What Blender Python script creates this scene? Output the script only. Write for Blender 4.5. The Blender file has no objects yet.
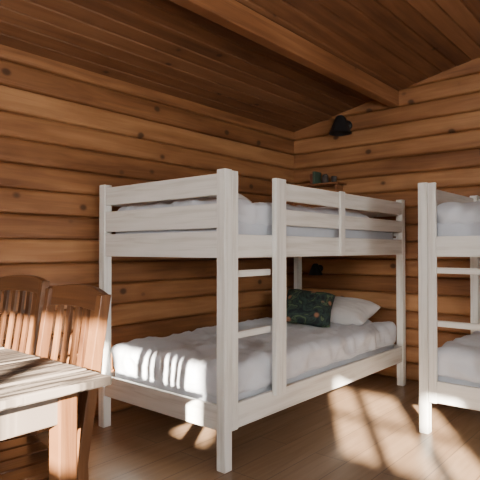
import bpy, bmesh, math, random
from mathutils import Vector, Matrix, Euler, noise
random.seed(7)
S=bpy.context.scene
COL=S.collection

# ---------------------------------------------------------------- materials
def newmat(name):
    m=bpy.data.materials.new(name); m.use_nodes=True
    nt=m.node_tree; b=nt.nodes['Principled BSDF']
    return m,nt,b
def N(nt,t,**kw):
    n=nt.nodes.new(t)
    for k,v in kw.items(): setattr(n,k,v)
    return n
def mathn(nt,op,a,b=None,c=None,clamp=False):
    n=N(nt,'ShaderNodeMath',operation=op); n.use_clamp=clamp
    for i,x in enumerate((a,b,c)):
        if x is None: continue
        if isinstance(x,(int,float)): n.inputs[i].default_value=x
        else: nt.links.new(x,n.inputs[i])
    return n.outputs[0]
def ramp(nt,fac,stops):
    r=N(nt,'ShaderNodeValToRGB'); e=r.color_ramp.elements
    while len(e)<len(stops): e.new(0.5)
    for el,(p,c) in zip(e,stops):
        el.position=p; el.color=(c[0],c[1],c[2],1)
    nt.links.new(fac,r.inputs[0]); return r.outputs[0]
def mixc(nt,fac,a,b,mode='MIX'):
    n=N(nt,'ShaderNodeMix',data_type='RGBA',blend_type=mode)
    for s,x in ((0,fac),(6,a),(7,b)):
        if isinstance(x,(int,float)): n.inputs[s].default_value=x
        elif isinstance(x,tuple): n.inputs[s].default_value=(x[0],x[1],x[2],1)
        else: nt.links.new(x,n.inputs[s])
    return n.outputs[2]
def wood(name,along,cross,cols,knots=True,rough=0.5,kscale=4.2,ksize=0.11,grain=26,attr=True,bump=0.15,var=0.5,cracks=False):
    m,nt,b=newmat(name)
    tc=N(nt,'ShaderNodeTexCoord'); sp=N(nt,'ShaderNodeSeparateXYZ'); nt.links.new(tc.outputs['Object'],sp.inputs[0])
    if attr:
        a=N(nt,'ShaderNodeAttribute',attribute_name='rnd'); rnd=a.outputs['Fac']
    else:
        a=N(nt,'ShaderNodeObjectInfo'); rnd=a.outputs['Random']
    al=mathn(nt,'ADD',sp.outputs[along],mathn(nt,'MULTIPLY',rnd,37.0))
    cr=mathn(nt,'ADD',sp.outputs[cross],mathn(nt,'MULTIPLY',rnd,11.0))
    def vec(sa,sc,third=0.0):
        c=N(nt,'ShaderNodeCombineXYZ')
        nt.links.new(mathn(nt,'MULTIPLY',al,sa),c.inputs[0]); nt.links.new(mathn(nt,'MULTIPLY',cr,sc),c.inputs[1])
        c.inputs[2].default_value=third
        return c.outputs[0]
    n1=N(nt,'ShaderNodeTexNoise'); n1.inputs['Scale'].default_value=1; n1.inputs['Detail'].default_value=4; n1.inputs['Roughness'].default_value=.6
    n1.inputs['Distortion'].default_value=.6
    nt.links.new(vec(1.3,grain),n1.inputs['Vector'])
    n2=N(nt,'ShaderNodeTexNoise'); n2.inputs['Scale'].default_value=1; n2.inputs['Detail'].default_value=3
    nt.links.new(vec(1.1,3.0,5.0),n2.inputs['Vector'])
    g=mathn(nt,'ADD',mathn(nt,'MULTIPLY',n1.outputs['Fac'],.6),mathn(nt,'MULTIPLY',n2.outputs['Fac'],.45))
    g=mathn(nt,'ADD',g,mathn(nt,'MULTIPLY',mathn(nt,'SUBTRACT',rnd,.5),var*.4))
    col=ramp(nt,g,[(.30,cols[0]),(.52,cols[1]),(.75,cols[2])])
    hgt=n1.outputs['Fac']
    if knots:
        v=N(nt,'ShaderNodeTexVoronoi'); v.inputs['Scale'].default_value=1; v.inputs['Randomness'].default_value=1
        nt.links.new(vec(kscale*.75,kscale),v.inputs['Vector'])
        k=ramp(nt,v.outputs['Distance'],[(0,(1,1,1)),(ksize*.55,(.9,.9,.9)),(ksize,(0,0,0))])
        halo=ramp(nt,v.outputs['Distance'],[(0,(1,1,1)),(ksize*3,(0,0,0))])
        col=mixc(nt,mathn(nt,'MULTIPLY',halo,.40),col,cols[0])
        col=mixc(nt,mathn(nt,'MULTIPLY',k,.85),col,cols[3])
    if cracks:
        n3=N(nt,'ShaderNodeTexNoise'); n3.inputs['Scale'].default_value=1; n3.inputs['Detail'].default_value=5; n3.inputs['Distortion'].default_value=.4
        nt.links.new(vec(3.2,50,2.0),n3.inputs['Vector'])
        ck=ramp(nt,n3.outputs['Fac'],[(.46,(0,0,0)),(.55,(1,1,1))])
        col=mixc(nt,mathn(nt,'MULTIPLY',ck,.85),col,cols[3])
        hgt=mathn(nt,'SUBTRACT',hgt,ck)
    nt.links.new(col,b.inputs['Base Color'])
    b.inputs['Roughness'].default_value=rough
    bp=N(nt,'ShaderNodeBump'); bp.inputs['Strength'].default_value=bump; bp.inputs['Distance'].default_value=.01
    nt.links.new(hgt,bp.inputs['Height']); nt.links.new(bp.outputs[0],b.inputs['Normal'])
    return m
PINE=[(.17,.066,.025),(.32,.143,.057),(.47,.24,.105),(.035,.014,.007)]
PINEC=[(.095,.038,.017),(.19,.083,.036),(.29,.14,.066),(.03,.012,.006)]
M_wallX=wood('pine_logs_x',0,2,PINE,kscale=5.2,ksize=.14,var=.75,grain=18)
M_wallY=wood('pine_logs_y',1,2,PINE,kscale=5.2,ksize=.14,var=.75,grain=18)
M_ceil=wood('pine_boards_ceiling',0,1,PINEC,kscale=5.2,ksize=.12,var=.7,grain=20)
M_beam=wood('pine_beam',0,2,[(.12,.045,.018),(.25,.105,.042),(.40,.19,.085),(.03,.012,.006)],ksize=.07,attr=False,var=0)
CH=[(.055,.021,.009),(.11,.045,.018),(.20,.09,.038),(.04,.015,.008)]
M_ch={i:wood('chair_wood_%d'%i,i,(i+1)%3,CH,knots=False,attr=False,rough=.33,grain=40) for i in range(3)}
TB=[(.06,.041,.030),(.125,.092,.070),(.25,.205,.17),(.012,.008,.006)]
M_tb={i:wood('table_wood_%d'%i,i,(i+1)%3,TB,knots=True,attr=False,rough=.5,grain=36,ksize=.06,bump=.7,cracks=True,var=1.2) for i in range(3)}

def plain(name,c,rough=.5,nscale=0,var=.06,bump=0,metal=0,sheen=0):
    m,nt,b=newmat(name)
    tc=N(nt,'ShaderNodeTexCoord'); n=N(nt,'ShaderNodeTexNoise'); n.inputs['Scale'].default_value=nscale or 8
    n.inputs['Detail'].default_value=4
    nt.links.new(tc.outputs['Object'],n.inputs['Vector'])
    lo=tuple(x*(1-var) for x in c); hi=tuple(min(1,x*(1+var)) for x in c)
    nt.links.new(ramp(nt,n.outputs['Fac'],[(.3,lo),(.7,hi)]),b.inputs['Base Color'])
    b.inputs['Roughness'].default_value=rough; b.inputs['Metallic'].default_value=metal
    if bump:
        bp=N(nt,'ShaderNodeBump'); bp.inputs['Strength'].default_value=bump; bp.inputs['Distance'].default_value=.01
        nt.links.new(n.outputs['Fac'],bp.inputs['Height']); nt.links.new(bp.outputs[0],b.inputs['Normal'])
    if sheen: b.inputs['Sheen Weight'].default_value=sheen
    return m
def whitewash(axis):
    m,nt,b=newmat('whitewashed_wood_%d'%axis)
    tc=N(nt,'ShaderNodeTexCoord'); mp=N(nt,'ShaderNodeMapping')
    s=[38,38,38]; s[axis]=2.2; mp.inputs['Scale'].default_value=s
    nt.links.new(tc.outputs['Object'],mp.inputs['Vector'])
    n=N(nt,'ShaderNodeTexNoise'); n.inputs['Scale'].default_value=1; n.inputs['Detail'].default_value=4; n.inputs['Distortion'].default_value=.5
    nt.links.new(mp.outputs[0],n.inputs['Vector'])
    nt.links.new(ramp(nt,n.outputs['Fac'],[(.28,(.60,.58,.53)),(.5,(.76,.75,.71)),(.75,(.83,.82,.79))]),b.inputs['Base Color'])
    b.inputs['Roughness'].default_value=.42
    bp=N(nt,'ShaderNodeBump'); bp.inputs['Strength'].default_value=.12; bp.inputs['Distance'].default_value=.01
    nt.links.new(n.outputs['Fac'],bp.inputs['Height']); nt.links.new(bp.outputs[0],b.inputs['Normal'])
    return m
M_w=[whitewash(i) for i in range(3)]
M_sheet=plain('white_cotton',(.62,.65,.71),.9,9,.03,.12,sheen=.2)
M_matt=plain('mattress_ticking',(.56,.60,.67),.9,9,.04,.1)
M_pillow=plain('pillow_cotton',(.74,.73,.72),.9,7,.03,.15,sheen=.2)
M_black=plain('black_metal',(.015,.015,.017),.4,20,.2)
M_frame=plain('window_frame_paint',(.6,.58,.54),.4)
M_clay=plain('dark_clay',(.06,.05,.045),.6,20,.2)
M_bookg=plain('book_cover_green',(.06,.10,.07),.6,20,.2)
M_bookr=plain('book_cover_red',(.18,.05,.03),.6,20,.2)
def floor_mat():
    m,nt,b=newmat('oak_laminate')
    tc=N(nt,'ShaderNodeTexCoord')
    br=N(nt,'ShaderNodeTexBrick'); br.offset=.37
    br.inputs['Scale'].default_value=1; br.inputs['Brick Width'].default_value=1.25; br.inputs['Row Height'].default_value=.19
    br.inputs['Mortar Size'].default_value=.0022; br.inputs['Bias'].default_value=0
    br.inputs['Color1'].default_value=(.265,.17,.102,1); br.inputs['Color2'].default_value=(.215,.136,.082,1); br.inputs['Mortar'].default_value=(.09,.055,.034,1)
    nt.links.new(tc.outputs['Object'],br.inputs['Vector'])
    mp=N(nt,'ShaderNodeMapping'); mp.inputs['Scale'].default_value=(1.6,22,1); nt.links.new(tc.outputs['Object'],mp.inputs['Vector'])
    n=N(nt,'ShaderNodeTexNoise'); n.inputs['Scale'].default_value=1; n.inputs['Detail'].default_value=5; n.inputs['Distortion'].default_value=.8
    nt.links.new(mp.outputs[0],n.inputs['Vector'])
    g=ramp(nt,n.outputs['Fac'],[(.3,(.78,.76,.74)),(.7,(1.0,1.0,1.0))])
    nt.links.new(mixc(nt,1.0,br.outputs['Color'],g,'MULTIPLY'),b.inputs['Base Color'])
    nt.links.new(ramp(nt,n.outputs['Fac'],[(.3,(.42,)*3),(.7,(.30,)*3)]),b.inputs['Roughness'])
    return m
M_floor=floor_mat()
def floral():
    m,nt,b=newmat('dark_floral_fabric')
    tc=N(nt,'ShaderNodeTexCoord')
    n=N(nt,'ShaderNodeTexNoise'); n.inputs['Scale'].default_value=9; n.inputs['Distortion'].default_value=1.5
    nt.links.new(tc.outputs['Object'],n.inputs['Vector'])
    c=ramp(nt,n.outputs['Fac'],[(.36,(.012,.018,.022)),(.46,(.03,.06,.05)),(.54,(.015,.022,.022)),(.60,(.09,.14,.07)),(.68,(.03,.045,.04))])
    v=N(nt,'ShaderNodeTexVoronoi'); v.inputs['Scale'].default_value=9; nt.links.new(tc.outputs['Object'],v.inputs['Vector'])
    k=ramp(nt,v.outputs['Distance'],[(.14,(1,1,1)),(.24,(0,0,0))])
    c=mixc(nt,k,c,(.34,.16,.09)); nt.links.new(c,b.inputs['Base Color']); b.inputs['Roughness'].default_value=.85
    return m
M_floral=floral()

# ---------------------------------------------------------------- mesh helpers
def link(me,name,parent,mat,smooth=False,bevel=0):
    o=bpy.data.objects.new(name,me); COL.objects.link(o)
    if mat: me.materials.append(mat)
    if parent: o.parent=parent
    if smooth:
        for p in me.polygons: p.use_smooth=True
    if bevel:
        md=o.modifiers.new('bev','BEVEL'); md.width=bevel; md.segments=2; md.limit_method='ANGLE'
    return o
def empty(name,loc=(0,0,0),rz=0):
    e=bpy.data.objects.new(name,None); COL.objects.link(e); e.location=loc; e.rotation_euler=(0,0,rz); e.empty_display_size=.1
    return e
def box(name,p,x,y,z,mat,bevel=.004):
    me=bpy.data.meshes.new(name)
    c=Vector(((x[0]+x[1])/2,(y[0]+y[1])/2,(z[0]+z[1])/2))
    hx,hy,hz=(x[1]-x[0])/2,(y[1]-y[0])/2,(z[1]-z[0])/2
    if mat is M_w: mat=M_w[max(range(3),key=lambda i:(hx,hy,hz)[i])]
    v=[(sx*hx,sy*hy,sz*hz) for sx in(-1,1) for sy in(-1,1) for sz in(-1,1)]
    f=[(0,1,3,2),(4,6,7,5),(0,4,5,1),(2,3,7,6),(0,2,6,4),(1,5,7,3)]
    me.from_pydata(v,[],f); o=link(me,name,p,mat,bevel=bevel); o.location=c
    return o
def loft(name,p,pts,u,v,mat,bevel=.003):
    me=bpy.data.meshes.new(name); V=[];F=[]
    u=Vector(u);v=Vector(v)
    for q in pts:
        q=Vector(q); V+=[q-u-v,q+u-v,q+u+v,q-u+v]
    n=len(pts)
    for i in range(n-1):
        for k in range(4):
            a=i*4+k;b=i*4+(k+1)%4; F.append((a,b,b+4,a+4))
    F.append((3,2,1,0)); F.append(tuple((n-1)*4+k for k in range(4)))
    me.from_pydata([tuple(q) for q in V],[],F)
    bm=bmesh.new(); bm.from_mesh(me); bmesh.ops.recalc_face_normals(bm,faces=bm.faces); bm.to_mesh(me); bm.free()
    return link(me,name,p,mat,bevel=bevel)
def cyl(name,p,a,b,r1,r2,mat,seg=24,caps=True):
    a=Vector(a);b=Vector(b); d=b-a
    bm=bmesh.new(); bmesh.ops.create_cone(bm,cap_ends=caps,segments=seg,radius1=r1,radius2=r2,depth=d.length)
    q=d.to_track_quat('Z','Y'); bmesh.ops.transform(bm,matrix=Matrix.Translation((a+b)/2)@q.to_matrix().to_4x4(),verts=bm.verts)
    me=bpy.data.meshes.new(name); bm.to_mesh(me); bm.free()
    return link(me,name,p,mat,smooth=True) if seg>8 else link(me,name,p,mat)
def soft(name,p,x,y,z,r,mat,amp=.01,cuts=56,fs=(5,9),seed=0,skew=0.5):
    bm=bmesh.new(); bmesh.ops.create_cube(bm,size=2)
    bmesh.ops.subdivide_edges(bm,edges=bm.edges,cuts=cuts,use_grid_fill=True)
    h=Vector(((x[1]-x[0])/2,(y[1]-y[0])/2,(z[1]-z[0])/2)); c=Vector(((x[0]+x[1])/2,(y[0]+y[1])/2,(z[0]+z[1])/2))
    inn=Vector([max(.001,k-r) for k in h])
    for v in bm.verts:
        w=Vector([v.co[i]*h[i] for i in range(3)])
        q=Vector([max(-inn[i],min(inn[i],w[i])) for i in range(3)])
        d=w-q
        if d.length>1e-6: w=q+d.normalized()*r
        n=(w-q).normalized() if (w-q).length>1e-6 else Vector((0,0,1))
        t=Vector((w.x*fs[0]+skew*w.y*fs[1]+seed*7.3,w.y*fs[1]-skew*w.x*2,w.z*5+seed))
        t2=Vector((w.x*9-w.y*4+seed,w.y*5+w.x*3,w.z*6))
        a=(1-abs(noise.noise(t))*2.4); a2=(1-abs(noise.noise(t2))*3)
        k=amp*(a*.6+a2*.35+noise.noise(t*3)*.25)
        if w.z<-h.z*.7: k*=.2
        v.co=w+n*k+c
    me=bpy.data.meshes.new(name); bm.to_mesh(me); bm.free()
    return link(me,name,p,mat,smooth=True)
def pillow(name,a,b,T,mat,loc,rot,parent=None,seed=0):
    n=36; V=[];F=[]
    for s in (1,-1):
        for i in range(n+1):
            for j in range(n+1):
                u=-1+2*i/n; w=-1+2*j/n
                t=T*max(0,(1-u**4)*(1-w**4))**.55
                t*=1+.13*noise.noise(Vector((u*2.2+seed,w*2.2,s)))+.10*(noise.noise(Vector((u*6+seed,w*5,s))))
                xx=a*u*(1-.07*(1-abs(w))**1.0*abs(u)); yy=b*w*(1-.07*(1-abs(u))*abs(w))
                V.append((xx,yy,s*t))
        o=0 if s==1 else (n+1)**2
        for i in range(n):
            for j in range(n):
                q=[o+i*(n+1)+j,o+(i+1)*(n+1)+j,o+(i+1)*(n+1)+j+1,o+i*(n+1)+j+1]
                F.append(tuple(q if s==1 else q[::-1]))
    me=bpy.data.meshes.new(name); me.from_pydata(V,[],F)
    bm=bmesh.new(); bm.from_mesh(me); bmesh.ops.remove_doubles(bm,verts=bm.verts,dist=.0005); bm.to_mesh(me); bm.free()
    o=link(me,name,parent,mat,smooth=True); o.location=loc; o.rotation_euler=rot
    return o

# ---------------------------------------------------------------- room
XB=4.22; XR=-1.9; YA=2.9; ZE=2.25; SL=.19
def ceilz(y): return ZE+SL*(YA-abs(y))
LH=.145
def logs(name,axis,pos,inward,a0,a1,ztop,mat,openings=(),gable=False):
    V=[];F=[];R=[]
    prof=[(0,-.032),(.005,-.016),(.010,-.008),(.022,-.002),(.045,0),(.100,0),(.123,-.002),(.135,-.008),(.140,-.016),(.145,-.032)]
    k=0
    while k*LH<ztop:
        z0=k*LH; lo,hi=a0,a1
        if gable:
            ext=YA-(z0-ZE)/SL if z0>ZE else YA
            lo,hi=max(a0,-ext),min(a1,ext)
        zc=z0+LH/2
        spans=[(lo,hi)]
        for (o0,o1,oz0,oz1) in openings:
            if oz0<zc<oz1:
                ns=[]
                for s0,s1 in spans:
                    if o1<=s0 or o0>=s1: ns.append((s0,s1)); continue
                    if s0<o0: ns.append((s0,o0))
                    if s1>o1: ns.append((o1,s1))
                spans=ns
        for s0,s1 in spans:
            pts=[(z0+pz,pos+inward*pd) for pz,pd in prof]+[(z0+LH,pos-inward*.13),(z0,pos-inward*.13)]
            b=len(V); n=len(pts); r=random.random()
            for s in (s0,s1):
                for zz,dd in pts:
                    V.append((s,dd,zz) if axis==0 else (dd,s,zz))
            for i in range(n):
                j=(i+1)%n; F.append((b+i,b+j,b+n+j,b+n+i)); R.append(r)
            F.append(tuple(b+i for i in range(n))[::-1]); R.append(r)
            F.append(tuple(b+n+i for i in range(n))); R.append(r)
        k+=1
    me=bpy.data.meshes.new(name); me.from_pydata(V,[],F)
    at=me.attributes.new('rnd','FLOAT','FACE'); at.data.foreach_set('value',R)
    bm=bmesh.new(); bm.from_mesh(me); bmesh.ops.recalc_face_normals(bm,faces=bm.faces); bm.to_mesh(me); bm.free()
    return link(me,name,None,mat)
logs('wall_left',0,YA,-1,XR-.13,XB+.13,ZE,M_wallX)
logs('wall_back',1,XB,-1,-YA,YA,ceilz(0)+.02,M_wallY,gable=True)
g=LH
win_rear=[(-.75,.55,10*g,14*g),(-2.45,-1.45,11*g,15*g)]
logs('wall_rear',1,XR,1,-YA,YA,ceilz(0)+.02,M_wallY,openings=win_rear,gable=True)
fill_win_right=[(-.9,.7,6*g,14*g)]  # unseen opening, added to let light onto the bunk fronts
logs('wall_right',0,-YA,1,XR-.13,XB+.13,ZE,M_wallX,openings=fill_win_right)

def window(name,axis,pos,o,vert=2,hor=2):
    e=empty(name); a0,a1,z0,z1=o; t=.05
    def bx(n,A,Z,d=.03):
        if axis==1: box(n,e,(pos-d,pos+d),A,Z,M_frame)
        else: box(n,e,A,(pos-d,pos+d),Z,M_frame)
    bx('jamb_1',(a0,a0+t),(z0,z1),.075); bx('jamb_2',(a1-t,a1),(z0,z1),.075)
    bx('head',(a0+t,a1-t),(z1-t,z1),.075); bx('sill',(a0+t,a1-t),(z0,z0+t),.075)
    for i in range(1,vert): 
        c=a0+(a1-a0)*i/vert; bx('mullion_%d'%i,(c-.03,c+.03),(z0+t,z1-t),.02)
    for i in range(1,hor):
        c=z0+(z1-z0)*i/hor; bx('transom_%d'%i,(a0+t,a1-t),(c-.015,c+.015),.0195)
window('window_1',1,XR-.05,win_rear[0],3,1); window('window_2',1,XR-.05,win_rear[1],3,2)
window('fill_window',0,-YA-.05,fill_win_right[0])  # frame of the added right-hand opening, out of view

box('floor',None,(XR-.13,XB+.13),(-YA-.13,YA+.13),(-.1,0),M_floor,0)
def ceiling():
    V=[];F=[];R=[]
    W=.112; c=.007
    x0,x1=XR-.13,XB+.13
    L=(YA+.13)
    for side in (1,-1):
        y=0
        while y<L:
            ya,yb=y,min(y+W,L)
            r=random.random()
            zf=lambda q: ZE+SL*(YA-q)
            pts=[(ya,zf(ya)+.014),(ya+c,zf(ya+c)),(yb-c,zf(yb-c)),(yb,zf(yb)+.014),(yb,zf(yb)+.2),(ya,zf(ya)+.2)]
            b=len(V); n=len(pts)
            for x in (x0,x1):
                for yy,zz in pts: V.append((x,side*yy,zz))
            for i in range(n):
                j=(i+1)%n; F.append((b+i,b+j,b+n+j,b+n+i)); R.append(r)
            F.append(tuple(b+i for i in range(n))); R.append(r); F.append(tuple(b+n+i for i in range(n))); R.append(r)
            y+=W
    me=bpy.data.meshes.new('ceiling'); me.from_pydata(V,[],F)
    at=me.attributes.new('rnd','FLOAT','FACE'); at.data.foreach_set('value',R)
    bm=bmesh.new(); bm.from_mesh(me); bmesh.ops.recalc_face_normals(bm,faces=bm.faces); bm.to_mesh(me); bm.free()
    link(me,'ceiling',None,M_ceil)
ceiling()
for yb in (1.86,-1.86):
    box('ceiling_beam',None,(XR,XB),(yb-.038,yb+.038),(2.315,2.445),M_beam,.006)

# ---------------------------------------------------------------- bunk bed
def bunk(loc,rz,seed,L=2.19):
    e=empty('bunk_bed',loc,rz); W=1.06; t=.056; H=1.5; w=M_w
    k=0
    for px in (0,L-t):
        for py in (0,W-t):
            k+=1; box('post_%d'%k,e,(px,px+t),(py,py+t),(0,H),w)
    box('corner_plank',e,(t+.002,t+.05),(.002,.024),(.19,H-.004),w)
    for i,(ya,yb) in enumerate(((.004,.030),(W-.030,W-.004))):
        box('lower_side_rail_%d'%i,e,(t+(.05 if i==0 else 0),L-t),(ya,yb),(.195,.32),w)
        box('upper_side_rail_%d'%i,e,(t+(.05 if i==0 else 0),L-t),(ya,yb),(1.055,1.175),w)
        x0=.45 if i==0 else t
        box('guard_mid_%d'%i,e,(x0,L-t),(ya,yb),(1.235,1.325),w)
        box('guard_top_%d'%i,e,(x0,L-t),(ya,yb),(1.375,1.475),w)
        box('guard_stile_%d'%i,e,(1.12,1.18),(ya-.018,yb-.027) if i==0 else (W-.052,W-.031),(1.06,1.48),w)
    for i,(xa,xb) in enumerate(((.006,.030),(L-.030,L-.006))):
        box('lower_end_rail_%d'%i,e,(xa,xb),(t,W-t),(.195,.32),w)
        box('upper_end_rail_%d'%i,e,(xa,xb),(t,W-t),(1.055,1.19),w)
        box('end_board_mid_%d'%i,e,(xa,xb),(t,W-t),(1.205,1.33),w)
        box('end_board_top_%d'%i,e,(xa,xb),(t,W-t),(1.37,1.48),w)
    box('ladder_stile',e,(.39,.485),(-.028,.003),(.30,1.49),w)
    for i,z in enumerate((.64,.955)):
        box('rung_%d'%i,e,(t,.41),(.026,.052),(z,z+.035),w)
    for lv,z in enumerate((.235,1.10)):
        for i in range(11):
            x=.09+i*.19
            box('slat_%d_%d'%(lv,i),e,(x,x+.07),(.031,W-.031),(z,z+.018),w,0)
    soft('mattress_lower',e,(.06,L-.06),(.06,W-.06),(.255,.455),.045,M_matt,.004,40,seed=seed)
    soft('mattress_upper',e,(.06,L-.06),(.06,W-.06),(1.12,1.27),.045,M_matt,.004,40,seed=seed+1)
    soft('duvet_lower',e,(.06,L-.08),(.045,W-.045),(.33,.50),.045,M_sheet,.026,90,(3.2,6),seed+2,.45)
    soft('duvet_upper',e,(.07,L-.45),(.07,W-.07),(1.22,1.36),.06,M_sheet,.028,80,(3,6),seed+3,.6)
    return e
b1=bunk((1.895,1.715,0),0,1)
pillow('bed_pillow',.20,.33,.085,M_pillow,(1.92,.50,.59),(math.radians(3),math.radians(-14),math.radians(4)),b1,1)
pillow('pillow_upper',.20,.33,.08,M_pillow,(1.89,.50,1.37),(0,math.radians(-8),0),b1,3)
pillow('pillow_upper_b',.18,.30,.07,M_pillow,(.34,.55,1.40),(0,math.radians(4),.1),b1,4)
c=pillow('throw_cushion',.165,.19,.07,M_floral,(3.42,2.22,.645),(math.radians(8),math.radians(-42),math.radians(20)),None,5)
b2=bunk((3.08,1.215,0),-math.pi/2,11)

# ---------------------------------------------------------------- table
def table():
    e=empty('dining_table',(0,0,0)); x0,x1,y0,y1=-.75,.875,1.205,1.965
    n=6; w=(y1-y0)/n
    for i in range(n):
        box('top_plank_%d'%i,e,(x0,x1-random.random()*.008),(y0+i*w+.004,y0+(i+1)*w-.004),(.722,.75-random.random()*.003),M_tb[0],.005)
    for y in (y0+.055,y1-.08): box('apron_side',e,(x0+.1,x1-.10),(y,y+.025),(.635,.7215),M_tb[0])
    for x in (x0+.09,x1-.12): box('apron_end',e,(x,x+.025),(y0+.09,y1-.09),(.635,.7215),M_tb[1])
    for x in (x0+.06,x1-.14):
        for y in (y0+.045,y1-.10):
            box('leg',e,(x,x+.055),(y,y+.055),(0,.722),M_ch[2],.005)
table()
# ---------------------------------------------------------------- chairs
def chair(loc,rz):
    e=empty('dining_chair',loc,rz); hw=.195
    def bx(z): return 0 if z<.44 else (z-.44)*.15
    for s in (-1,1):
        pts=[(bx(z)+(.02*(1-z/.44) if z<.44 else 0),s*hw,z) for z in (0,.2,.44,.6,.8,.955)]
        loft('back_post',e,pts,(.018,0,0),(0,.016,0),M_ch[2])
        box('front_leg',e,(-.40,-.362),(s*hw-.019,s*hw+.019),(0,.43),M_ch[2])
        box('side_rail',e,(-.362,-.02),(s*hw-.011,s*hw+.011),(.37,.43),M_ch[0])
        box('side_stretcher',e,(-.362,-.008),(s*hw-.009,s*hw+.009),(.17,.20),M_ch[0])
    box('front_rail',e,(-.39,-.37),(-hw+.019,hw-.019),(.37,.43),M_ch[1])
    box('back_rail',e,(-.012,.01),(-hw+.016,hw-.016),(.37,.43),M_ch[1])
    box('stretcher',e,(-.2,-.178),(-hw+.009,hw-.009),(.17,.195),M_ch[1])
    for i in range(5):
        y=-.212+i*.0855
        box('seat_slat_%d'%i,e,(-.42,-.021),(y,y+.080),(.431,.453),M_ch[0],.006)
    n=20
    def rail(name,z0,h0,arch,bow,ext):
        V=[];F=[]
        for i in range(n+1):
            u=-1+2*i/n; y=u*(hw+ext); cx=bx(z0)+bow*(1-u*u)
            zt=z0+h0+arch*(1-u*u); zb=z0-.005+arch*.5*(1-u*u)
            V+=[(cx-.011,y,zb),(cx+.011,y,zb),(cx+.011+h0*.17,y,zt),(cx-.011+h0*.17,y,zt)]
        for i in range(n):
            for k in range(4):
                a=i*4+k;b=i*4+(k+1)%4; F.append((a,b,b+4,a+4))
        F.append((3,2,1,0)); F.append(tuple(n*4+k for k in range(4)))
        me=bpy.data.meshes.new(name); me.from_pydata(V,[],F)
        bm=bmesh.new(); bm.from_mesh(me); bmesh.ops.recalc_face_normals(bm,faces=bm.faces); bm.to_mesh(me); bm.free()
        link(me,name,e,M_ch[1],bevel=.003)
    rail('top_rail',.895,.06,.022,.022,.012)
    rail('lower_back_rail',.53,.04,0,.018,-.016)
    for i in range(5):
        y=-.125+i*.0625; bow=.02*(1-(y/hw)**2)
        pts=[(bx(z)+bow+.004*math.sin((z-.55)/.36*math.pi),y,z) for z in (.56,.65,.74,.83,.91)]
        loft('back_slat_%d'%i,e,pts,(.007,0,0),(0,.014,0),M_ch[2],.002)
    return e
chair((.925,1.61,0),math.radians(-6))
chair((1.13,2.40,0),math.radians(4))

# ---------------------------------------------------------------- wall lamps
def sconce(y,z,big=1.0,name='wall_lamp'):
    e=empty(name,(XB-.002,y,z))
    cyl('backplate',e,(-.02,0,0),(.0,0,0),.04*big,.04*big,M_black)
    cyl('arm',e,(-.10*big,0,.0),(-.012,0,.0),.007,.007,M_black)
    cyl('shade',e,(-.11*big,0,-.075*big),(-.11*big,0,.045*big),.085*big,.035*big,M_black,caps=False)
    cyl('shade_cap',e,(-.11*big,0,.044*big),(-.11*big,0,.058*big),.036*big,.02*big,M_black)
    cyl('bulb',e,(-.11*big,0,-.03*big),(-.11*big,0,.03*big),.02*big,.015*big,M_pillow)
    return e
sconce(2.31,2.22,1.2)
sconce(2.60,.92,.8,'reading_lamp')
e=sconce(1.00,1.66,.65,'reading_lamp')
cyl('cable',e,(-.012,0,.02),(-.012,0,.30),.006,.006,M_black,seg=10)
e=empty('wall_shelf',(XB,2.52,1.70))
box('board',e,(-.16,-.002),(-.20,.20),(-.018,0),M_beam,.003)
for s in (-.15,.15): box('bracket',e,(-.12,-.002),(s-.01,s+.01),(-.075,-.019),M_beam,.003)
box('book_1',e,(-.13,-.02),(.06,.085),(.001,.12),M_bookg,.002)
box('book_2',e,(-.12,-.02),(.087,.12),(.001,.10),M_bookr,.002)
cyl('jar',e,(-.08,-.02,.001),(-.08,-.02,.07),.034,.028,M_clay)
cyl('jar_neck',e,(-.08,-.02,.07),(-.08,-.02,.09),.028,.018,M_clay)
cyl('cup',e,(-.09,-.12,.001),(-.09,-.12,.06),.022,.027,M_clay)

# ---------------------------------------------------------------- lights
w=bpy.data.worlds.new('World'); S.world=w; w.use_nodes=True
bg=w.node_tree.nodes['Background']; bg.inputs[0].default_value=(.72,.84,1,1); bg.inputs[1].default_value=1.5
def area(name,loc,rot,sx,sy,e,c):
    l=bpy.data.lights.new(name,'AREA'); l.shape='RECTANGLE'; l.size=sx; l.size_y=sy; l.energy=e; l.color=c
    o=bpy.data.objects.new(name,l); COL.objects.link(o); o.location=loc; o.rotation_euler=rot; return o
def aim(o,d): o.rotation_euler=Vector(d).to_track_quat('-Z','Y').to_euler()
for i,(a0,a1,z0,z1) in enumerate(win_rear):
    area('window_fill_rear_%d'%i,(XR+.03,(a0+a1)/2,(z0+z1)/2),(math.radians(90),0,math.radians(-90)),a1-a0,z1-z0,(85,14)[i],(1,.98,.93))  # added fill lamp inside each rear opening, brightens the room
for i,(a0,a1,z0,z1) in enumerate(fill_win_right):
    area('window_fill_right_%d'%i,((a0+a1)/2,-YA+.03,(z0+z1)/2),(math.radians(90),0,0),a1-a0,z1-z0,105,(1,.98,.93))  # added fill lamp inside the right opening, brightens the front sides
sl=bpy.data.lights.new('sun','SUN'); sl.energy=105; sl.angle=.014; sl.color=(1,.89,.74)
so=bpy.data.objects.new('sun',sl); COL.objects.link(so); so.location=(-6,-4,5); aim(so,(.8,.53,-.30))

# ---------------------------------------------------------------- camera
cd=bpy.data.cameras.new('camera'); cd.lens=38.9; cd.sensor_width=36; cd.clip_start=.05
co=bpy.data.objects.new('camera',cd); COL.objects.link(co); co.location=(0,0,1.10)
co.rotation_euler=(math.radians(91.0),0,math.radians(40.46-90)); S.camera=co
S.view_settings.view_transform='AgX'
S.view_settings.exposure=.0
